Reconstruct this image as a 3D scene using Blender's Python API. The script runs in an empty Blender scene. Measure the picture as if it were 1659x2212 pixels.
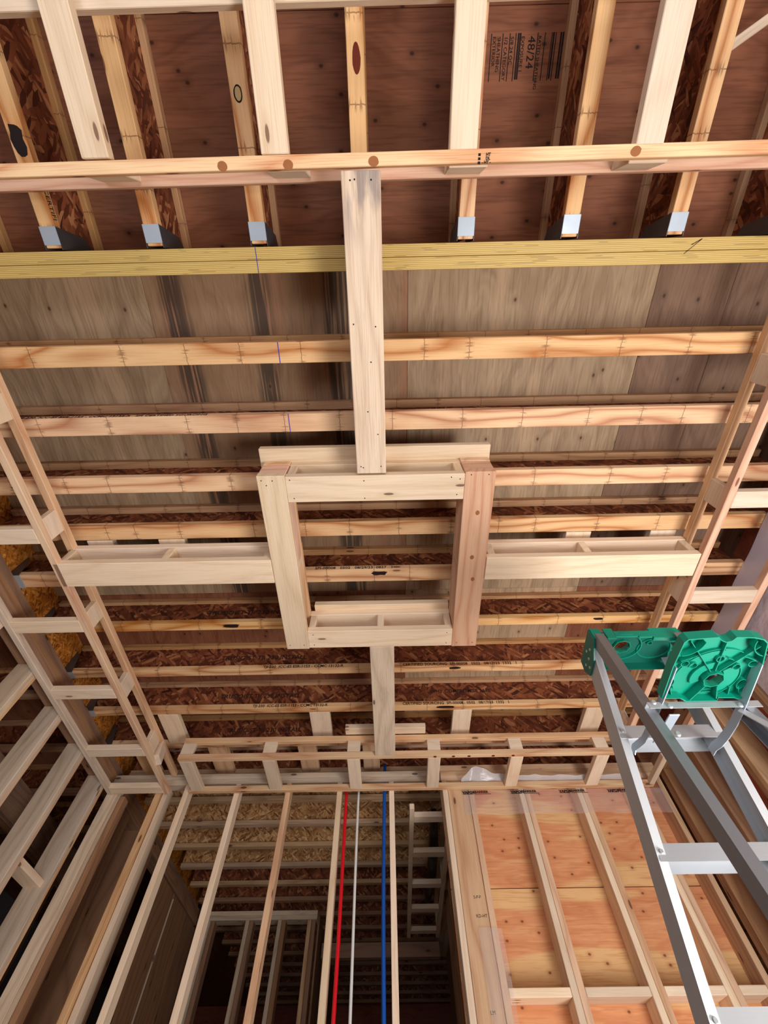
import bpy, bmesh, math, random
from mathutils import Matrix, Vector
random.seed(7)
S = bpy.context.scene
COL = S.collection
ZC = 1.5                      # camera height above the slab; all z below are given relative to the camera
# ---------------------------------------------------------------- camera
W, H, F = 1659.0, 2212.0, 926.12
cd = bpy.data.cameras.new('camera'); cam = bpy.data.objects.new('camera', cd); COL.objects.link(cam)
cd.sensor_fit = 'HORIZONTAL'; cd.sensor_width = 36.0; cd.lens = F / W * 36.0
cd.clip_start = 0.02; cd.clip_end = 60
a, b, c = 5.14560197e-01, 5.56696702e-03, -1.88445458e-02
R = Matrix.Rotation(c, 3, 'Z') @ Matrix.Rotation(b, 3, 'Y') @ Matrix.Rotation(a, 3, 'X')   # world -> (right, down, forward)
right, down, fwd = Vector(R[0]), Vector(R[1]), Vector(R[2])
M = Matrix((right, -down, -fwd)).transposed().to_4x4(); M.translation = (0, 0, ZC)
cam.matrix_world = M
S.camera = cam
# ---------------------------------------------------------------- light
S.view_settings.view_transform = 'Standard'; S.view_settings.look = 'None'
S.view_settings.gamma = 1.0; S.view_settings.use_curve_mapping = False
S.view_settings.exposure = 0.42
wd = bpy.data.worlds.new('world'); S.world = wd; wd.use_nodes = True
bg = wd.node_tree.nodes['Background']; bg.inputs[0].default_value = (0.80, 0.86, 1.0, 1); bg.inputs[1].default_value = 0.5

def area(name, loc, target, sx, sy, power, color, spread=180):
    l = bpy.data.lights.new(name, 'AREA'); l.shape = 'RECTANGLE'; l.size = sx; l.size_y = sy
    l.energy = power; l.color = color; l.spread = math.radians(spread)
    o = bpy.data.objects.new(name, l); COL.objects.link(o)
    o.location = (loc[0], loc[1], loc[2] + ZC)
    d = Vector(target) - Vector(loc); o.rotation_euler = d.to_track_quat('-Z', 'Y').to_euler()
    return o
# daylight through the wide doorway behind the camera and through the opening in the right-hand wall
area('doorway_daylight', (1.3, -3.3, -0.6), (0.3, 1.6, 1.9), 2.8, 1.6, 62, (1.0, 0.95, 0.89))
area('side_window_daylight', (1.95, 0.9, -0.9), (-0.5, 1.9, 1.9), 2.0, 1.1, 104, (1.0, 0.98, 0.96))

area('left_fill_lamp', (-1.7, -1.6, -0.7), (1.6, 1.2, 1.7), 1.2, 1.0, 26, (0.86, 0.90, 1.0))  # added cool fill lamp to brighten the right side, not a real opening

# ---------------------------------------------------------------- materials
def srgb(r, g, b_):
    f = lambda u: (u / 255) / 12.92 if u / 255 <= 0.04045 else (((u / 255) + 0.055) / 1.055) ** 2.4
    return (f(r), f(g), f(b_), 1.0)
class NT:
    def __init__(s, name):
        s.m = bpy.data.materials.new(name); s.m.use_nodes = True; s.t = s.m.node_tree; s.t.nodes.clear()
        s.out = s.n('ShaderNodeOutputMaterial'); s.p = s.n('ShaderNodeBsdfPrincipled'); s.l(s.p.outputs[0], s.out.inputs[0])
    def n(s, t, **k):
        x = s.t.nodes.new(t)
        for a_, v in k.items(): setattr(x, a_, v)
        return x
    def l(s, a_, b_): s.t.links.new(a_, b_)
    def val(s, x, v):
        if hasattr(v, 'is_output') or isinstance(v, bpy.types.NodeSocket): s.l(v, x)
        else: x.default_value = v
    def math(s, op, a_, b_=0.0, c_=None, clamp=False):
        x = s.n('ShaderNodeMath', operation=op, use_clamp=clamp); s.val(x.inputs[0], a_); s.val(x.inputs[1], b_)
        if c_ is not None: s.val(x.inputs[2], c_)
        return x.outputs[0]
    def vmul(s, a_, v):
        x = s.n('ShaderNodeVectorMath', operation='MULTIPLY'); s.val(x.inputs[0], a_); x.inputs[1].default_value = v; return x.outputs[0]
    def mix(s, f, a_, b_, mode='MIX'):
        x = s.n('ShaderNodeMix', data_type='RGBA', blend_type=mode); s.val(x.inputs[0], f); s.val(x.inputs[6], a_); s.val(x.inputs[7], b_); return x.outputs[2]
    def noise(s, v, sc=1.0, det=2.0, rough=0.5):
        x = s.n('ShaderNodeTexNoise'); s.l(v, x.inputs['Vector']); x.inputs['Scale'].default_value = sc
        x.inputs['Detail'].default_value = det; x.inputs['Roughness'].default_value = rough; return x.outputs[0]
    def smooth(s, v, lo, hi):
        x = s.n('ShaderNodeMapRange', interpolation_type='SMOOTHSTEP'); s.val(x.inputs[0], v)
        x.inputs[1].default_value = lo; x.inputs[2].default_value = hi; return x.outputs[0]
    def coords(s, spread=31.0):
        tc = s.n('ShaderNodeTexCoord'); oi = s.n('ShaderNodeObjectInfo')
        s.rand = oi.outputs['Random']
        off = s.n('ShaderNodeVectorMath', operation='SCALE'); s.l(oi.outputs['Random'], off.inputs['Scale']); off.inputs[0].default_value = (spread, spread * .37, spread * .61)
        add = s.n('ShaderNodeVectorMath', operation='ADD'); s.l(tc.outputs['Object'], add.inputs[0]); s.l(off.outputs[0], add.inputs[1])
        s.obj = tc.outputs['Object']
        return add.outputs[0]

def wood(name, light, dark, knot=None, ring=26.0, amt=0.55, fib=0.25, knots=0.6, var=0.14, rough=0.75, joints=0.0, dirt=0.12, stain=0.0):
    t = NT(name); v = t.coords(); knot = knot or tuple(x * 0.25 for x in dark[:3]) + (1,)
    sep = t.n('ShaderNodeSeparateXYZ'); t.l(v, sep.inputs[0])
    low = t.noise(t.vmul(v, (1.1, 5.0, 5.0)), 1.0, 1.5)
    yz = t.math('ADD', sep.outputs[1], t.math('MULTIPLY', sep.outputs[2], 0.8))
    ph = t.math('ADD', t.math('MULTIPLY', yz, ring), t.math('MULTIPLY', low, 9.0))
    st = t.math('PINGPONG', ph, 1.0); st = t.math('POWER', st, 2.2)
    fb = t.noise(t.vmul(v, (6.0, 260.0, 260.0)), 1.0, 1.0)
    fb = t.smooth(fb, 0.45, 0.72)
    k = t.math('ADD', t.math('MULTIPLY', st, amt), t.math('MULTIPLY', fb, fib), clamp=True)
    base = t.mix(k, light, dark)
    if dirt:
        dn = t.smooth(t.noise(t.vmul(v, (3.0, 9.0, 9.0)), 1.0, 4.0, .65), 0.56, 0.78)
        base = t.mix(t.math('MULTIPLY', dn, dirt), base, srgb(96, 84, 76))
    if stain:
        so = t.n('ShaderNodeSeparateXYZ'); t.l(t.obj, so.inputs[0])
        sm = t.math('MULTIPLY', t.math('SUBTRACT', 1.0, t.smooth(t.math('ADD', so.outputs[0], stain), 0.0, 0.22)), t.smooth(t.noise(t.vmul(v, (5, 26, 26)), 1.0, 3.0), .40, .62))
        base = t.mix(t.math('MULTIPLY', sm, .6), base, srgb(104, 100, 108))
    if knots:
        cx_ = t.n('ShaderNodeCombineXYZ'); t.l(sep.outputs[0], cx_.inputs[0]); t.l(yz, cx_.inputs[1])
        vo = t.n('ShaderNodeTexVoronoi', voronoi_dimensions='2D'); t.l(t.vmul(cx_.outputs[0], (3.0, 11.0, 0.0)), vo.inputs['Vector']); vo.inputs['Scale'].default_value = 1.0
        d = vo.outputs['Distance']; sc = t.n('ShaderNodeSeparateColor'); t.l(vo.outputs['Color'], sc.inputs[0])
        on = t.math('GREATER_THAN', sc.outputs[0], 1.0 - knots * .5)
        halo = t.math('MULTIPLY', t.math('SUBTRACT', 1.0, t.smooth(d, 0.06, 0.24)), on)
        core = t.math('MULTIPLY', t.math('SUBTRACT', 1.0, t.smooth(d, 0.055, 0.085)), on)
        base = t.mix(t.math('MULTIPLY', halo, 0.35), base, dark)
        base = t.mix(t.math('MULTIPLY', core, 0.8), base, knot)
    if joints:
        vj = t.n('ShaderNodeTexVoronoi', feature='DISTANCE_TO_EDGE', voronoi_dimensions='1D')
        jit = t.math('MULTIPLY', t.noise(t.vmul(v, (1.0, 90.0, 90.0)), 1.0, 1.0), 0.008)
        t.l(t.math('MULTIPLY', t.math('ADD', sep.outputs[0], jit), joints), vj.inputs['W']); vj.inputs['Scale'].default_value = 1.0
        jn = t.math('LESS_THAN', vj.outputs['Distance'], 0.007)
        glue = t.math('MULTIPLY', t.math('SUBTRACT', 1.0, t.smooth(vj.outputs['Distance'], 0.0, 0.10)),
                      t.smooth(t.noise(t.vmul(v, (9.0, 130.0, 130.0)), 1.0, 1.0), 0.55, 0.60))
        base = t.mix(t.math('MULTIPLY', t.math('MAXIMUM', jn, glue), 0.6), base, srgb(98, 56, 28))
    hsv = t.n('ShaderNodeHueSaturation'); t.l(base, hsv.inputs['Color'])
    t.l(t.math('ADD', 1.0 - var, t.math('MULTIPLY', t.rand, 2 * var)), hsv.inputs['Value'])
    r2 = t.math('FRACT', t.math('MULTIPLY', t.rand, 7.31))
    t.l(t.math('ADD', 0.88, t.math('MULTIPLY', r2, 0.20)), hsv.inputs['Saturation'])
    t.l(t.math('ADD', 0.494, t.math('MULTIPLY', r2, 0.006)), hsv.inputs['Hue'])
    t.l(hsv.outputs[0], t.p.inputs['Base Color']); t.p.inputs['Roughness'].default_value = rough
    t.p.inputs['Specular IOR Level'].default_value = 0.25
    bp = t.n('ShaderNodeBump'); bp.inputs['Strength'].default_value = 0.25; bp.inputs['Distance'].default_value = 0.001
    t.l(fb, bp.inputs['Height']); t.l(bp.outputs[0], t.p.inputs['Normal'])
    return t.m

def osb(name, cs, scale=1.0, blotch=True):
    t = NT(name); v = t.coords(); cols = []
    nz = t.n('ShaderNodeTexNoise'); t.l(v, nz.inputs['Vector']); nz.inputs['Scale'].default_value = 9.0
    wob = t.n('ShaderNodeVectorMath', operation='MULTIPLY_ADD'); t.l(nz.outputs['Color'], wob.inputs[0]); wob.inputs[1].default_value = (.03,) * 3; t.l(v, wob.inputs[2])
    for ang, s_ in ((0.5, (17, 17, 85)), (-0.75, (22, 22, 100)), (1.45, (20, 20, 90))):
        rt = t.n('ShaderNodeVectorRotate', rotation_type='EULER_XYZ'); t.l(wob.outputs[0], rt.inputs['Vector']); rt.inputs['Rotation'].default_value = (0, ang, 0)
        vo = t.n('ShaderNodeTexVoronoi'); t.l(t.vmul(rt.outputs[0], tuple(q * scale for q in s_)), vo.inputs['Vector']); vo.inputs['Scale'].default_value = 1
        sc = t.n('ShaderNodeSeparateColor'); t.l(vo.outputs['Color'], sc.inputs[0]); cols.append(sc)
    g = t.math('GREATER_THAN', cols[0].outputs[1], 0.5); g2 = t.math('GREATER_THAN', cols[1].outputs[1], 0.6)
    val = t.n('ShaderNodeMix'); t.l(g, val.inputs[0]); t.l(cols[2].outputs[0], val.inputs[2]); t.l(cols[0].outputs[0], val.inputs[3])
    val2 = t.n('ShaderNodeMix'); t.l(g2, val2.inputs[0]); t.l(val.outputs[0], val2.inputs[2]); t.l(cols[1].outputs[0], val2.inputs[3])
    rp = t.n('ShaderNodeValToRGB'); t.l(val2.outputs[0], rp.inputs[0]); e = rp.color_ramp.elements
    e[0].position = 0.0; e[0].color = cs[0]; e[1].position = 1.0; e[1].color = cs[3]
    x = e.new(0.35); x.color = cs[1]; x = e.new(0.8); x.color = cs[2]
    col = rp.outputs[0]
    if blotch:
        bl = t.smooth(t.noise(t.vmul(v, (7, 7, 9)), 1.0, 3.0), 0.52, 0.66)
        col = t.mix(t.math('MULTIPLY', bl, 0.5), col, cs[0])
    t.l(col, t.p.inputs['Base Color']); t.p.inputs['Roughness'].default_value = 0.72
    t.p.inputs['Specular IOR Level'].default_value = 0.3
    bp = t.n('ShaderNodeBump'); bp.inputs['Strength'].default_value = 0.4; bp.inputs['Distance'].default_value = 0.002
    t.l(val2.outputs[0], bp.inputs['Height']); t.l(bp.outputs[0], t.p.inputs['Normal'])
    return t.m

def plywood(name, light, dark, alt, knot, ring=10.0, amt=0.5, stripes=0.0, stains=None, knots=0.35, rough=0.72, altw=0.5, wave=13.0, sx=0.22):
    """sheet: local x = face grain, local y = across the sheet"""
    t = NT(name); v0 = t.coords(); s0 = t.n('ShaderNodeSeparateXYZ'); t.l(v0, s0.inputs[0])
    cmb = t.n('ShaderNodeCombineXYZ'); t.l(s0.outputs[0], cmb.inputs[0]); t.l(t.math('ADD', s0.outputs[1], s0.outputs[2]), cmb.inputs[1]); t.l(t.rand, cmb.inputs[2])
    v = cmb.outputs[0]; sep = t.n('ShaderNodeSeparateXYZ'); t.l(v, sep.inputs[0])
    low = t.noise(t.vmul(v, (1.3, 3.4, 1.0)), 1.0, 2.5)
    ph = t.math('ADD', t.math('MULTIPLY', sep.outputs[1], ring), t.math('MULTIPLY', low, wave))
    st = t.math('POWER', t.math('PINGPONG', ph, 1.0), 1.8)
    st2 = t.math('PINGPONG', t.math('MULTIPLY', ph, 3.3), 1.0)
    k = t.math('MULTIPLY', t.math('ADD', t.math('MULTIPLY', st, .6), t.math('MULTIPLY', st2, .3)), amt)
    base = t.mix(k, light, dark)
    # veneer strips of another tint running with the grain
    strip = t.smooth(t.noise(t.vmul(v, (sx, 5.0, 1.0)), 1.0, 1.5), 0.50, 0.56)
    base = t.mix(t.math('MULTIPLY', strip, altw), base, alt)
    fb = t.smooth(t.noise(t.vmul(v, (6, 120, 1)), 1.0, 2.0), 0.48, 0.66)
    base = t.mix(t.math('MULTIPLY', fb, 0.35), base, dark)
    fl_ = t.smooth(t.noise(t.vmul(v, (7, 60, 1)), 1.0, 2.0), 0.56, 0.66)
    base = t.mix(t.math('MULTIPLY', fl_, 0.25), base, alt)
    if stains:
        so = t.n('ShaderNodeSeparateXYZ'); t.l(t.obj, so.inputs[0])
        wy = t.math('ADD', so.outputs[1], t.math('MULTIPLY', t.math('SUBTRACT', t.noise(t.vmul(v, (2.5, 8, 1)), 1.0, 3.0), .5), .06))
        acc = None
        for c0, w0 in stains:
            m_ = t.math('SUBTRACT', 1.0, t.smooth(t.math('ABSOLUTE', t.math('SUBTRACT', wy, c0)), w0 * .35, w0))
            acc = m_ if acc is None else t.math('MAXIMUM', acc, m_)
        brk = t.smooth(t.noise(t.vmul(v, (2.0, 70, 1)), 1.0, 3.0), 0.36, 0.50)
        base = t.mix(t.math('MULTIPLY', t.math('MULTIPLY', acc, brk), 0.8), base, srgb(52, 48, 44))
    vo = t.n('ShaderNodeTexVoronoi', voronoi_dimensions='2D'); t.l(t.vmul(v, (5.6, 8.0, 0)), vo.inputs['Vector']); vo.inputs['Scale'].default_value = 1
    sc = t.n('ShaderNodeSeparateColor'); t.l(vo.outputs['Color'], sc.inputs[0]); on = t.math('GREATER_THAN', sc.outputs[0], 1 - knots)
    core = t.math('MULTIPLY', t.math('SUBTRACT', 1.0, t.smooth(vo.outputs['Distance'], 0.02, 0.075)), on)
    halo = t.math('MULTIPLY', t.math('SUBTRACT', 1.0, t.smooth(vo.outputs['Distance'], 0.05, 0.2)), on)
    base = t.mix(t.math('MULTIPLY', halo, .35), base, dark); base = t.mix(t.math('MULTIPLY', core, .8), base, knot)
    t.l(base, t.p.inputs['Base Color']); t.p.inputs['Roughness'].default_value = rough; t.p.inputs['Specular IOR Level'].default_value = 0.25
    return t.m

def lvl():
    t = NT('laminated_veneer'); v = t.coords(0.0); sep = t.n('ShaderNodeSeparateXYZ'); t.l(v, sep.inputs[0])
    wob = t.math('MULTIPLY', t.math('SUBTRACT', t.noise(t.vmul(v, (2.5, 12, 12)), 1, 2), .5), 0.004)
    y = t.math('ADD', sep.outputs[1], wob)
    pl = t.math('PINGPONG', t.math('MULTIPLY', y, 2 * 1 / 0.0064), 1.0)
    fb = t.noise(t.vmul(v, (5, 300, 300)), 1.0, 2.0)
    base = t.mix(t.math('MULTIPLY', pl, .75), srgb(226, 196, 118), srgb(150, 118, 54))
    base = t.mix(t.math('MULTIPLY', t.smooth(fb, .4, .7), .45), base, srgb(176, 142, 70))
    crack = t.math('MULTIPLY', t.math('LESS_THAN', pl, .16), t.smooth(t.noise(t.vmul(v, (7, 60, 60)), 1.0, 1.0), 0.62, 0.66))
    base = t.mix(t.math('MULTIPLY', crack, .9), base, srgb(40, 28, 18))
    t.l(base, t.p.inputs['Base Color']); t.p.inputs['Roughness'].default_value = .6
    return t.m

def metal(name, col, rough=.35, brushed=True, met=1.0):
    t = NT(name); v = t.coords(); t.p.inputs['Metallic'].default_value = met
    n_ = t.noise(t.vmul(v, (3, 120, 120) if brushed else (14, 14, 14)), 1.0, 3.0)
    t.l(t.mix(t.math('MULTIPLY', n_, .35), col, tuple(c_ * .6 for c_ in col[:3]) + (1,)), t.p.inputs['Base Color'])
    t.l(t.math('ADD', rough - .08, t.math('MULTIPLY', n_, .2)), t.p.inputs['Roughness'])
    return t.m
def plain(name, col, rough=.5, spec=.5, mott=.15):
    t = NT(name); v = t.coords()
    n_ = t.noise(v, 14.0, 3.0)
    t.l(t.mix(t.math('MULTIPLY', n_, mott), col, tuple(c_ * .5 for c_ in col[:3]) + (1,)), t.p.inputs['Base Color'])
    t.p.inputs['Roughness'].default_value = rough; t.p.inputs['Specular IOR Level'].default_value = spec
    return t.m
def film(name, col, alpha, trans=0.25):
    t = NT(name); v = t.coords(0.0)
    n_ = t.noise(t.vmul(v, (2, 5, 5)), 2.0, 3.0)
    t.p.inputs['Base Color'].default_value = col; t.p.inputs['Roughness'].default_value = .22
    t.l(t.math('ADD', alpha - .12, t.math('MULTIPLY', n_, .24), clamp=True), t.p.inputs['Alpha'])
    bp = t.n('ShaderNodeBump'); bp.inputs['Strength'].default_value = .5; bp.inputs['Distance'].default_value = .01
    t.l(t.noise(t.vmul(v, (1.2, 6, 9)), 3.0, 3.0), bp.inputs['Height']); t.l(bp.outputs[0], t.p.inputs['Normal'])
    return t.m

PALE = wood('pale_spruce', srgb(240, 217, 186), srgb(208, 172, 130), srgb(96, 62, 44), amt=.35, fib=.25, knots=.35)
PALE2 = wood('new_spruce', srgb(236, 214, 186), srgb(205, 172, 136), srgb(104, 66, 48), amt=.3, fib=.3, knots=.3, var=.10)
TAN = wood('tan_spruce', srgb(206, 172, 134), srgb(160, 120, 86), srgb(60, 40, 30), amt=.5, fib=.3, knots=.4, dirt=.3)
GREY = wood('weathered_spruce', srgb(222, 202, 176), srgb(178, 150, 122), srgb(70, 50, 40), amt=.45, fib=.35, knots=.4, dirt=.35)
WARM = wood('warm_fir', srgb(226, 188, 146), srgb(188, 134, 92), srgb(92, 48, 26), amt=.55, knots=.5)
PINK = wood('reddish_fir', srgb(230, 188, 156), srgb(202, 142, 108), srgb(104, 58, 40), amt=.6, knots=.7, ring=34)
STREAK = wood('streaky_fir', srgb(236, 204, 164), srgb(188, 112, 74), srgb(70, 40, 26), amt=.55, knots=.8, ring=16)
FLANGE = wood('pine_flange', srgb(234, 192, 140), srgb(184, 120, 68), srgb(96, 50, 26), amt=.95, fib=.2, knots=.25, joints=3.6, ring=22, var=.06)
FLANGET = wood('pine_top_flange', srgb(196, 152, 104), srgb(150, 98, 56), srgb(70, 36, 18), amt=.5, knots=.12, joints=4.5, ring=24)
STAINED = wood('blue_stained_spruce', srgb(228, 206, 182), srgb(186, 156, 130), srgb(80, 56, 46), amt=.4, fib=.35, knots=.5, dirt=.3, var=.04, stain=.50)
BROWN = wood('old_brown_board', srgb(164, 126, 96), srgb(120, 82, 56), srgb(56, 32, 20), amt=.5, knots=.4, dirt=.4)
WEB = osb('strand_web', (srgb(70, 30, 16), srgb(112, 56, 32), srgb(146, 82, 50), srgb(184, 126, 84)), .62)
OSBF = osb('strand_web_lit', (srgb(124, 80, 46), srgb(190, 136, 84), srgb(216, 166, 112), srgb(236, 200, 150)), .8)  # lighter copy of the web, with the light beyond the back wall painted in
RIM = osb('orange_rim_strand', (srgb(120, 62, 14), srgb(178, 104, 30), srgb(206, 130, 48), srgb(224, 160, 80)))
DECKR = plywood('red_brown_plywood', srgb(146, 92, 66), srgb(88, 46, 28), srgb(132, 88, 64), srgb(38, 16, 10), ring=12, amt=.6, knots=.7, altw=.4, wave=9.0)
DECKB = plywood('dark_brown_plywood', srgb(138, 108, 88), srgb(92, 68, 54), srgb(150, 118, 96), srgb(50, 30, 22), ring=10, amt=.6, knots=.5, altw=.4, wave=9.0)
DECKG = plywood('grey_brown_plywood', srgb(176, 150, 120), srgb(120, 94, 70), srgb(196, 164, 132), srgb(60, 36, 24), ring=14, amt=.6, altw=.55, knots=.35, wave=11.0)
DECKS = plywood('stained_plywood', srgb(164, 132, 102), srgb(124, 92, 68), srgb(160, 108, 82), srgb(60, 34, 20), ring=9, amt=.5,
                stains=[(.485, .085), (.085, .08), (-.25, .055), (-.31, .04)])
SHEATH = plywood('orange_sheathing', srgb(222, 158, 112), srgb(190, 112, 70), srgb(230, 190, 134), srgb(92, 44, 26), ring=9, amt=.6, knots=.8, altw=.85, wave=8.0, sx=.8)
SHEATHR = plywood('red_sheathing', srgb(176, 100, 76), srgb(134, 66, 48), srgb(170, 112, 90), srgb(70, 30, 20), ring=9, amt=.5)
LVL = lvl()
ALU = metal('brushed_aluminium', srgb(206, 210, 214), .4, True, .5)
ALUD = metal('dull_aluminium', srgb(158, 160, 166), .42, True, .6)
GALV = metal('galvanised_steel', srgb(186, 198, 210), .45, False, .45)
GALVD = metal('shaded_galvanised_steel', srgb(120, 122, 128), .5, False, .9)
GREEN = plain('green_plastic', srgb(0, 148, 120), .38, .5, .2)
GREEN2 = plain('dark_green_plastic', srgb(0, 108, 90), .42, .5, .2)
REDP = plain('red_pex', srgb(222, 16, 34), .3); WHITEP = plain('white_pex', srgb(226, 230, 226), .35); BLUEP = plain('blue_pex', srgb(10, 84, 176), .3)
INK = plain('black_ink', srgb(34, 24, 24), .8, .2, 0); INKB = plain('faded_ink', srgb(52, 34, 28), .8, .2, 0)
CHALK = plain('blue_crayon', srgb(52, 58, 176), .8, .2, 0)
RUBBER = plain('black_duct_sleeve', srgb(14, 14, 18), .35)
FILM = film('clear_poly_film', srgb(226, 218, 220), .20)
FILMR = film('milky_poly_film', srgb(226, 220, 236), .72)
FLARE = plain('flare_white_poly', srgb(222, 218, 236), .35, .5, .1)  # lens flare brightness on the film, painted in as lavender white
SHEETW = film('white_wrap', srgb(226, 222, 224), .62)
CONC = plain('concrete_slab', srgb(176, 168, 156), .85, .3, .4)
DRY = plain('grey_board', srgb(120, 116, 116), .9, .2, .2)

# ---------------------------------------------------------------- helpers
def link(o, parent=None, loc=None):
    COL.objects.link(o)
    if parent is not None:
        o.parent = parent
        if loc is not None: o.location = Vector(loc) - parent.location
    elif loc is not None: o.location = loc
    return o
_cache = {}
def box_mesh(L, Wd, T, mat, bev):
    key = (round(L, 4), round(Wd, 4), round(T, 4), mat.name, bev)
    if key in _cache: return _cache[key]
    bm = bmesh.new(); bmesh.ops.create_cube(bm, size=1.0, matrix=Matrix.Diagonal((L, Wd, T, 1)))
    if bev: bmesh.ops.bevel(bm, geom=bm.edges[:], offset=min(bev, min(L, Wd, T) * .3), segments=1, affect='EDGES')
    me = bpy.data.meshes.new('board'); bm.to_mesh(me); bm.free(); me.materials.append(mat); _cache[key] = me
    return me
def box(name, mat, x0, x1, y0, y1, z0, z1, parent=None, axis=None, bev=.0025):
    dx, dy, dz = abs(x1 - x0), abs(y1 - y0), abs(z1 - z0)
    ctr = ((x0 + x1) / 2, (y0 + y1) / 2, (z0 + z1) / 2 + ZC)
    if axis is None: axis = 'xyz'[[dx, dy, dz].index(max(dx, dy, dz))]
    if axis == 'x': me, rot = box_mesh(dx, dy, dz, mat, bev), (0, 0, 0)
    elif axis == 'y': me, rot = box_mesh(dy, dx, dz, mat, bev), (0, 0, math.pi / 2)
    else: me, rot = box_mesh(dz, dy, dx, mat, bev), (0, math.pi / 2, 0)
    o = bpy.data.objects.new(name, me); o.rotation_euler = rot
    return link(o, parent, ctr)
def bar(name, mat, p, q, wd, th, up, parent=None, bev=.002):
    """board from p to q, th measured along up (made square to pq), wd across"""
    p, q, up = Vector(p), Vector(q), Vector(up); d = q - p; L = d.length; x = d / L
    y = up.cross(x).normalized(); z = x.cross(y)
    o = bpy.data.objects.new(name, box_mesh(L, wd, th, mat, bev))
    m = Matrix((x, y, z)).transposed(); o.rotation_euler = m.to_euler()
    return link(o, parent, (p + q) / 2 + Vector((0, 0, ZC)))
def mesh_obj(name, bm, mat, parent=None, origin=None, smooth=False):
    me = bpy.data.meshes.new(name); origin = Vector(origin) if origin is not None else Vector((0, 0, 0))
    bmesh.ops.translate(bm, verts=bm.verts[:], vec=Vector((0, 0, ZC)) - origin)
    bm.to_mesh(me); bm.free(); me.materials.append(mat)
    if smooth:
        for f_ in me.polygons: f_.use_smooth = True
    o = bpy.data.objects.new(name, me)
    return link(o, parent, origin)
def thing(name, label, cat, loc, group=None):
    o = bpy.data.objects.new(name, None); COL.objects.link(o); o.location = (loc[0], loc[1], loc[2] + ZC)
    o.empty_display_size = .05; o['label'] = label; o['category'] = cat
    if group: o['group'] = group
    return o
def struct(name, loc=(0, 0, 0), label=None):
    o = bpy.data.objects.new(name, None); COL.objects.link(o); o.location = (loc[0], loc[1], loc[2] + ZC)
    o.empty_display_size = .05; o['kind'] = 'structure'
    if label: o['label'] = label
    return o
def tag(o, label, cat, group=None):
    o['label'] = label; o['category'] = cat
    if group: o['group'] = group
    return o
def prism(bm, pts, axis, a0, a1):
    """extrude a closed 2-D outline along an axis; pts are the other two coordinates in xyz order"""
    def P(u, v, w): return {'x': (w, u, v), 'y': (u, w, v), 'z': (u, v, w)}[axis]
    A = [bm.verts.new(P(u, v, a0)) for u, v in pts]; B = [bm.verts.new(P(u, v, a1)) for u, v in pts]
    n = len(pts); bm.faces.new(A); bm.faces.new(B[::-1])
    for i in range(n): bm.faces.new((A[i], B[i], B[(i + 1) % n], A[(i + 1) % n]))
    bmesh.ops.recalc_face_normals(bm, faces=bm.faces[:])
def text(body, size, p, xdir, ydir, mat, parent, name='printed_text', bold=0.0, xs=1.0):
    cu = bpy.data.curves.new('txt', 'FONT'); cu.body = body; cu.size = size; cu.extrude = 0.0004; cu.offset = bold; cu.resolution_u = 2
    tmp = bpy.data.objects.new('txt', cu); me = bpy.data.meshes.new_from_object(tmp)
    bpy.data.objects.remove(tmp); bpy.data.curves.remove(cu)
    x = Vector(xdir).normalized(); y = Vector(ydir).normalized(); z = x.cross(y)
    me.transform(Matrix.Diagonal((xs, 1, 1, 1))); me.materials.clear(); me.materials.append(mat)
    o = bpy.data.objects.new(name, me); o.rotation_euler = Matrix((x, y, z)).transposed().to_euler()
    o['kind'] = 'stuff'
    return link(o, parent, Vector(p) + Vector((0, 0, ZC)))

def blob(parent, x0, x1, y0, y1, n=14):
    bm = bmesh.new(); cx, cy = (x0 + x1) / 2, (y0 + y1) / 2
    pts = []
    for k in range(n):
        an = 2 * math.pi * k / n; r_ = random.uniform(.75, 1.1); c_, s_ = math.cos(an), math.sin(an)
        sq_ = 1 / max(abs(c_), abs(s_)) ** .6
        pts.append((cx + (x1 - x0) / 2 * c_ * r_ * min(sq_, 1.25), min(max(cy + (y1 - y0) / 2 * s_ * r_ * min(sq_, 1.25), y0), y1)))
    prism(bm, pts, 'z', JB - .0005, JB + .001); o_ = mesh_obj('dark_blotch', bm, INK); o_.parent = parent; o_.location = -parent.location
    return o_

JB = 1.99                                   # underside of all the floor joists
DK2 = JB + .300                             # deck underside behind the beam
DK = JB + .241                              # underside of the plywood deck
XL, XR = -2.165, 2.06                       # inner faces of the side walls
# ---------------------------------------------------------------- slab, deck, outer shell
fl = box('floor', CONC, -5.0, 3.6, -4.6, 11.0, -1.62, -1.5, bev=0); fl['kind'] = 'structure'
ceil_ = struct('ceiling', (0, 0, DK), 'plywood subfloor deck over the joists')
def sheet(mat, x0, x1, y0, y1, axis, z=None):
    g = .0006; z = DK if z is None else z
    return box('plywood_sheet', mat, x0 + g, x1 - g, y0 + g, y1 - g, z, z + .018, ceil_, axis, bev=.0015)
for x0, x1 in ((-4.6, -2.04), (-2.04, .40), (.40, 2.84), (2.84, 3.5)): sheet(DECKR, x0, x1, -.838, -.045, 'x', DK2)
for x0, x1 in ((-4.6, -3.26), (-3.26, -.82), (-.82, 1.62), (1.62, 3.5)): sheet(DECKR, x0, x1, -2.057, -.838, 'x', DK2)
for x0, x1 in ((-4.6, -2.04), (-2.04, .40), (.40, 2.84), (2.84, 3.5)): sheet(DECKR, x0, x1, -4.2, -2.057, 'x', DK2)
xs = [-4.6, -3.45, -2.28, -1.10, .118, 1.263, 1.62, 2.6, 3.4]
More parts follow.
